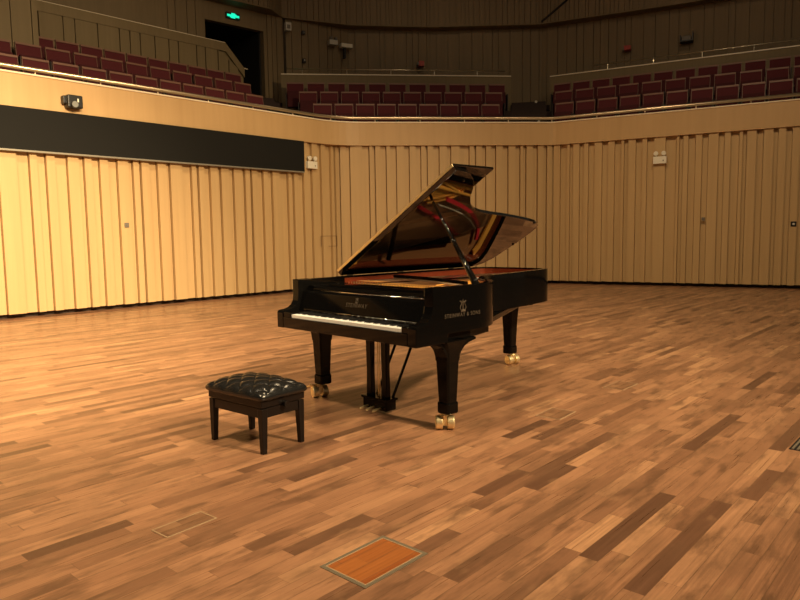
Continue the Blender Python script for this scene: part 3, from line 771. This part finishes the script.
# lid with folded front flap
PHI, ZH, YF = .535, .985, .652
lidc = [(0, YF)] + [tuple(p) for p in [(0, 1.2), (0, 1.8), (.0, 2.31), (.018, 2.41), (.06, 2.49), (.13, 2.535), (.22, 2.562), (.5, 2.597), (.72, 2.593), (.79, 2.565), (.836, 2.495), (.868, 2.395), (.916, 2.15), (.959, 1.87),
        (.995, 1.58), (1.035, 1.39), (1.11, 1.245), (1.222, 1.122), (1.315, 1.052), (1.41, .968), (1.482, .87), (1.522, .78), (1.534, .70), (1.538, YF)]]
LO = catmull([Vector(c) for c in lidc], 5)
bm = prism([(p.x, p.y) for p in LO], 0, .032)
for v in bm.verts:
    if v.co.z > .01 and v.co.y < YF+.002: v.co.y -= .016      # the front edge is cut back underneath
lid = P('lid', bm, M['lidlacquer'], bevel=.003)
lid.location = (0, 0, ZH); lid.rotation_euler = (0, -PHI, 0)
P('flap_hinge', bx(.004, 1.536, YF-.020, YF-.016, .033, .055), M['brass'], parent=lid, bevel=.001)
P('front_flap', bx(0, 1.545, YF-.016, YF+.432, .034, .054), M['lidlacquer'], parent=lid, bevel=.004)
for y in (.75, 1.35, 2.05):
    b = bmesh.new(); tube(b, [(-.004, y-.04, .0), (-.004, y+.04, .0)], .009, 10); P('hinge', b, M['brass'], parent=lid)
for v, y in ((.85, 2.43), (.45, 2.56), (1.43, .83)):
    b = bmesh.new(); tube(b, [(v, y, -.010), (v, y, .001)], .010, 10); P('rubber_button', b, M['ebony'], parent=lid)
# lid prop: tapered board with a telescoping thin upper rod
pt = Vector((1.154*math.cos(PHI), .75, ZH + 1.154*math.sin(PHI))); pb = Vector((1.463, .70, .955))
d_ = (pt-pb); u_ = d_.normalized(); sx = Vector((0, 1, 0)); sx = (sx - u_*sx.dot(u_)).normalized(); sy = u_.cross(sx)
def rung(t, a, b): c = pb + d_*t; return [c + sx*a + sy*b, c - sx*a + sy*b, c - sx*a - sy*b, c + sx*a - sy*b]
def at(t): return pb + d_*t
prop = P('lid_prop', tube(bmesh.new(), [at(0), at(.06), at(.18), at(.5)], [.028, .027, .021, .016], 14), M['lidlacquer'], smooth=True)
P('upper_rod', tube(bmesh.new(), [at(.48), at(.985)], [.0125, .0105], 12), M['lidlacquer'], parent=prop, smooth=True)
P('collar', tube(bmesh.new(), [at(.49), at(.495), at(.53), at(.535)], [.016, .0195, .0195, .015], 14), M['lidlacquer'], parent=prop, smooth=True)
# legs with brass casters
def leg(x, y, ztop, rot, flare, lever, off, br=(0, 0)):
    co, so = math.cos(-.806801), math.sin(-.806801); OF = (co*off, -so*off, 0)
    FL = lambda h_: .066 + (h_-.066)*flare if h_ > .066 else h_
    b = bmesh.new()
    R_ = [(.19, .048), (.47, .060), (.505, .063), (.53, .066), (.555, .074), (.58, .088), (.60, .105)]
    rings = [chamf(FL(h_), FL(h_) + max(0, FL(h_)-.066)*1.3, z_ if z_ < .5 else .5 + (z_-.5)*(ztop-.5)/.1, .22) for z_, h_ in R_]
    loft(b, rings)
    lg = P('leg', b, M['legblack'], bevel=.003); lg.location = (x, y, 0)
    b = bmesh.new(); loft(b, [chamf(.050, .050, .114, .25), chamf(.056, .056, .122, .25), chamf(.056, .056, .186, .25), chamf(.049, .049, .193, .25)])
    P('sleeve', b, M['legblack'], parent=lg, bevel=.003)
    for sg, ext in ((1, br[0]), (-1, br[1])):
        if ext:
            yz = [(sg*.03, ztop), (sg*.03, .47), (sg*.060, .475), (sg*.064, .505), (sg*(.064+ext*.10), .535), (sg*(.064+ext*.30), .565), (sg*(.064+ext*.60), .588), (sg*(.064+ext), .600), (sg*(.064+ext), ztop)]
            P('bracket', prism_x(yz, -.056, .056), M['legblack'], parent=lg, bevel=.003)
    b = bmesh.new(); tube(b, [(0, 0, .085), (0, 0, .118)], [.022, .026], 14)
    box(b, -.014, .014, -.026, .03, .03, .098); tube(b, [(0, 0, .098), (0, 0, .104)], .034, 16)
    fk = P('caster', b, M['brass'], parent=lg, bevel=.003); fk.rotation_euler = (0, 0, rot); fk.location = OF
    for s_ in (-1, 1):
        b = bmesh.new(); c = .041*s_
        tube(b, [(c-.026*s_, 0, .048), (c-.023*s_, 0, .048), (c+.017*s_, 0, .048), (c+.025*s_, 0, .048), (c+.026*s_, 0, .048)], [.038, .048, .048, .042, .012], 24)
        w_ = P('wheel', b, M['brass'], parent=lg, bevel=.0015); w_.rotation_euler = (0, 0, rot); w_.location = OF
    if lever:
        b = bmesh.new(); tube(b, [(-.02, -.02, .085), (-.03, -.07, .10), (-.06, -.13, .075)], [.011, .010, .008], 8)
        tube(b, [(0, -.05, .10), (.03, -.11, .118)], [.009, .007], 8)
        P('brake_lever', b, M['brass'], parent=lg, smooth=True).rotation_euler = (0, 0, lever)
leg(.10, .36, .618, .80+.45, 1, -.55, -.03, (.16, .06))
leg(1.468, .378, .618, .80, .65, 0, -.02, (.17, .10))
leg(.387, 2.51, .66, .80+.5, .3, 0, .025)
# pedal lyre
ly = P('pedal_lyre', bx(.645, .905, .32, .43, .022, .105), M['legblack'], bevel=.012)
P('lyre_top', bx(.60, .96, .33, .42, .572, .614), M['legblack'], parent=ly, bevel=.008)
P('lyre_cap', bx(.635, .915, .312, .437, .098, .116), M['legblack'], parent=ly, bevel=.004)
for x in (.682, .850):
    b = bmesh.new(); loft(b, [[(x-w_, .375-d2_, z), (x+w_, .375-d2_, z), (x+w_, .375+d2_, z), (x-w_, .375+d2_, z)] for z, w_, d2_ in ((.11, .030, .022), (.30, .026, .02), (.58, .032, .022))])
    P('pillar', b, M['legblack'], parent=ly, bevel=.006)
for x in (.765, .785): P('pedal_rod', tube(bmesh.new(), [(x, .375, .11), (x, .375, .58)], .0035, 8), M['brass'], parent=ly)
for x0, x1 in ((.70, .70), (.875, .85+.03)):
    P('brace', tube(bmesh.new(), [(x0, .42, .11), (x0 + .02, .68, .62)], .011, 8), M['legblack'], parent=ly)
for x in (.705, .775, .845):
    b = bmesh.new(); loft(b, [[(x-w_, y_, z_-.005), (x+w_, y_, z_-.005), (x+w_, y_, z_+.005), (x-w_, y_, z_+.005)] for y_, w_, z_ in ((.33, .009, .045), (.29, .010, .043), (.262, .015, .036), (.248, .013, .033), (.242, .006, .031))])
    P('pedal', b, M['brass'], parent=ly, bevel=.003)
# lettering and lyre emblems on the fallboard and the treble side
def lettering(txt, width, mtx, spacing=1.15):
    cu = bpy.data.curves.new('lettering', 'FONT'); cu.body = txt; cu.align_x = 'CENTER'; cu.size = 1.; cu.space_character = spacing; cu.extrude = .004
    to = bpy.data.objects.new('lettering_source', cu); COL.objects.link(to)
    bpy.context.view_layer.update()
    me = bpy.data.meshes.new_from_object(to.evaluated_get(bpy.context.evaluated_depsgraph_get()))
    bpy.data.objects.remove(to)
    xs = [v.co.x for v in me.vertices]; k = width/(max(xs)-min(xs))
    me.transform(mtx @ Matrix.Scale(k, 4)); me.materials.clear(); me.materials.append(M['letter'])
    o = bpy.data.objects.new('lettering', me); COL.objects.link(o); return o
def emblem(mtx, h):
    b = bmesh.new(); r_ = .035
    for s_ in (-1, 1):
        tube(b, [(s_*x, y, .0) for x, y in catmull([Vector(q) for q in ((.05, .12), (.26, .18), (.36, .36), (.24, .58), (.17, .76), (.30, .90), (.38, .86))], 4)], r_, 6)
        tube(b, [(s_*.06, .2, 0), (s_*.06, .95, 0)], .018, 5)
    tube(b, [(-.30, .80, 0), (.30, .80, 0)], .03, 6); tube(b, [(-.28, .06, 0), (.28, .06, 0)], .06, 6); tube(b, [(0, .2, 0), (0, 1.05, 0)], .02, 5)
    tube(b, [(-.16, .14, 0), (.16, .14, 0)], .06, 6)
    bmesh.ops.transform(b, matrix=mtx @ Matrix.Scale(h, 4), verts=b.verts); return b
# front: text runs along +x, up is the fallboard face
fx = Vector((1, 0, 0)); fu = Vector((0, .038, .125)).normalized(); fn = fx.cross(fu)
mf = Matrix(((fx.x, fu.x, fn.x, .762), (fx.y, fu.y, fn.y, .1735), (fx.z, fu.z, fn.z, .803), (0, 0, 0, 1)))
o = lettering('STEINWAY', .235, mf); o.parent = fbo
mf2 = mf.copy(); mf2.translation = Vector((.757, .1825, .832)); o = link_mesh('emblem', emblem(mf2, .042), M['letter'], fbo)
# treble side: text runs along +y, face looks to +x
ms = Matrix(((0, 0, 1, W+.0005), (1, 0, 0, .448), (0, 1, 0, .776), (0, 0, 0, 1)))
o = lettering('STEINWAY & SONS', .36, ms); o.parent = piano
ms2 = ms.copy(); ms2.translation = Vector((W+.0015, .448, .806)); P('emblem', emblem(ms2, .082), M['letter'])

# ------------------------------------------------------------------ piano bench
bench = empty('piano_bench', (-.944, 4.303, 0), math.radians(-39.3), 'black piano bench with tufted leather seat in front of the piano', 'bench')
hx, hy = .268, .172
for sx in (-1, 1):
    for sy in (-1, 1):
        b = bmesh.new(); x = sx*(hx-.022); y = sy*(hy-.022)
        loft(b, [[(x-w_+q, y-w_+r_, z), (x+w_+q, y-w_+r_, z), (x+w_+q, y+w_+r_, z), (x-w_+q, y+w_+r_, z)] for z, w_, q, r_ in ((0, .016, sx*.003, sy*.003), (.24, .022, 0, 0), (.283, .022, 0, 0))])
        link_mesh('leg', b, M['benchwood'], bench, bevel=.003)
for sy in (-1, 1): link_mesh('apron', bx(-hx+.04, hx-.04, sy*(hy-.017)-.01, sy*(hy-.017)+.01, .222, .283), M['benchwood'], bench, bevel=.002)
for sx in (-1, 1): link_mesh('apron', bx(sx*(hx-.017)-.01, sx*(hx-.017)+.01, -hy+.04, hy-.04, .222, .283), M['benchwood'], bench, bevel=.002)
link_mesh('seat_frame', bx(-hx-.003, hx+.003, -hy-.003, hy+.003, .288, .334), M['benchwood'], bench, bevel=.006)
link_mesh('lift_block', bx(-hx+.06, hx-.06, -hy+.06, hy-.06, .25, .29), M['benchwood'], bench)
b = bmesh.new(); cyl(b, (hx+.02, 0, .29), (1, 0, 0), .02, .03, 16); cyl(b, (hx+.005, 0, .29), (1, 0, 0), .009, .03, 10)
link_mesh('height_knob', b, M['benchwood'], bench, bevel=.003)
# tufted cushion
cx, cy = .297, .196; NX, NY = 120, 84; bm = bmesh.new(); g = []
def tuft(x, y):
    a = 9.; c = 6.4
    p = x/(2*cx)*a; q = y/(2*cy)*c
    s1 = abs(math.sin(pi*(p+q)/1.0*.5*2*.5)); s2 = abs(math.sin(pi*(p-q)/1.0*.5*2*.5))
    return (s1*s2)**.38, min(s1, s2)
for j in range(NY+1):
    rowv = []
    for i in range(NX+1):
        u = -1 + 2*i/NX; v = -1 + 2*j/NY
        x = cx*u; y = cy*v
        e = (1-abs(u)**5)*(1-abs(v)**5); dome = max(0, e)**.5
        inn = max(0., min(1, (1-max(abs(u)*.94, abs(v)*.92))/.22)); inn = inn*inn*(3-2*inn)
        tf, m_ = tuft(x, y)
        z = .362 + .045*dome + .030*max(0, (1-u*u)*(1-v*v)) - .013*inn*(1-tf)
        # rounded plan corners
        k = 1 - .05*(abs(u)*abs(v))**6
        rowv.append(bm.verts.new((x*k, y*k, z)))
    g.append(rowv)
for j in range(NY):
    for i in range(NX): bm.faces.new((g[j][i], g[j][i+1], g[j+1][i+1], g[j+1][i]))
edge = [g[0][i] for i in range(NX+1)] + [g[j][NX] for j in range(1, NY+1)] + [g[NY][i] for i in range(NX-1, -1, -1)] + [g[j][0] for j in range(NY-1, 0, -1)]
prev = edge
for z, k in ((.350, 1.004), (.338, .985), (.333, .95)):
    ring = [bm.verts.new((v.co.x*k, v.co.y*k, z)) for v in edge]
    for a in range(len(edge)):
        c = (a+1) % len(edge); bm.faces.new((prev[a], ring[a], ring[c], prev[c]))
    prev = ring
bm.faces.new(prev)
cu = link_mesh('cushion', bm, M['leather'], bench, smooth=True)

# ------------------------------------------------------------------ light
wd = bpy.data.worlds.new('hall'); S.world = wd; wd.use_nodes = True
wd.node_tree.nodes['Background'].inputs[0].default_value = (.9, .68, .42, 1); wd.node_tree.nodes['Background'].inputs[1].default_value = .06
def spot(name, loc, aim, power, ang, col=(1, .74, .44), rad=.2, blend=.8):
    l = bpy.data.lights.new(name, 'SPOT'); l.energy = power; l.color = col; l.shadow_soft_size = rad; l.spot_size = math.radians(ang); l.spot_blend = blend
    o = bpy.data.objects.new(name, l); COL.objects.link(o); o.location = loc
    o.rotation_euler = (Vector(aim) - Vector(loc)).to_track_quat('-Z', 'Y').to_euler(); return o
LC = (1, .74, .42)
for loc, aim, pw, ang, rad in (
        ((-4.6, 4.6, 8.2), (-7.6, 9.4, -2.0), 2200, 92, .25),      # washes on the left wall
        ((4.0, -3.0, 7.6), (-7.8, 11.4, -.4), 19500, 36, .3),
        ((8.0, -1.5, 8.2), (-4.8, 10.2, .5), 9000, 66, .35),        # front of house, from the right
        ((5.5, 2.2, 9.0), (-1.5, 7.5, 0), 700, 90, .4),
        ((-4.0, 2.0, 9.4), (-3.5, 4.5, 0), 2600, 95, .5),
        ((1.0, 8.5, 9.4), (.6, 11.5, 0), 1700, 115, .5),
        ((4.5, 7.5, 8.8), (6.5, 15.5, .8), 800, 84, .3)):  # extra spot added to lift the right wall
    spot('stage_spot', loc, aim, pw, ang, LC, rad, 1.)
spot('balcony_fill', (1.0, 16.5, 9.8), (0.5, 20, 5), 80, 130, rad=.3)  # weak fill added to brighten the balcony, no known fixture
spot('balcony_fill', (6.5, 15.5, 9.8), (7.5, 20, 6), 60, 130, rad=.3)  # second added fill, lifts the dark upper wall on the right
# ceiling lamps of the hall, in rows above and behind the front of the stage
for x in (-6, -3, 0, 3, 6):
    for y in (-3.5, 0., 3.5, 7.0):
        l = bpy.data.lights.new('ceiling_lamp', 'POINT'); l.energy = 20; l.color = (1, .86, .66); l.shadow_soft_size = .085
        o = bpy.data.objects.new('ceiling_lamp', l); COL.objects.link(o); o.location = (x + .4*y/3.5, y, 10.1)
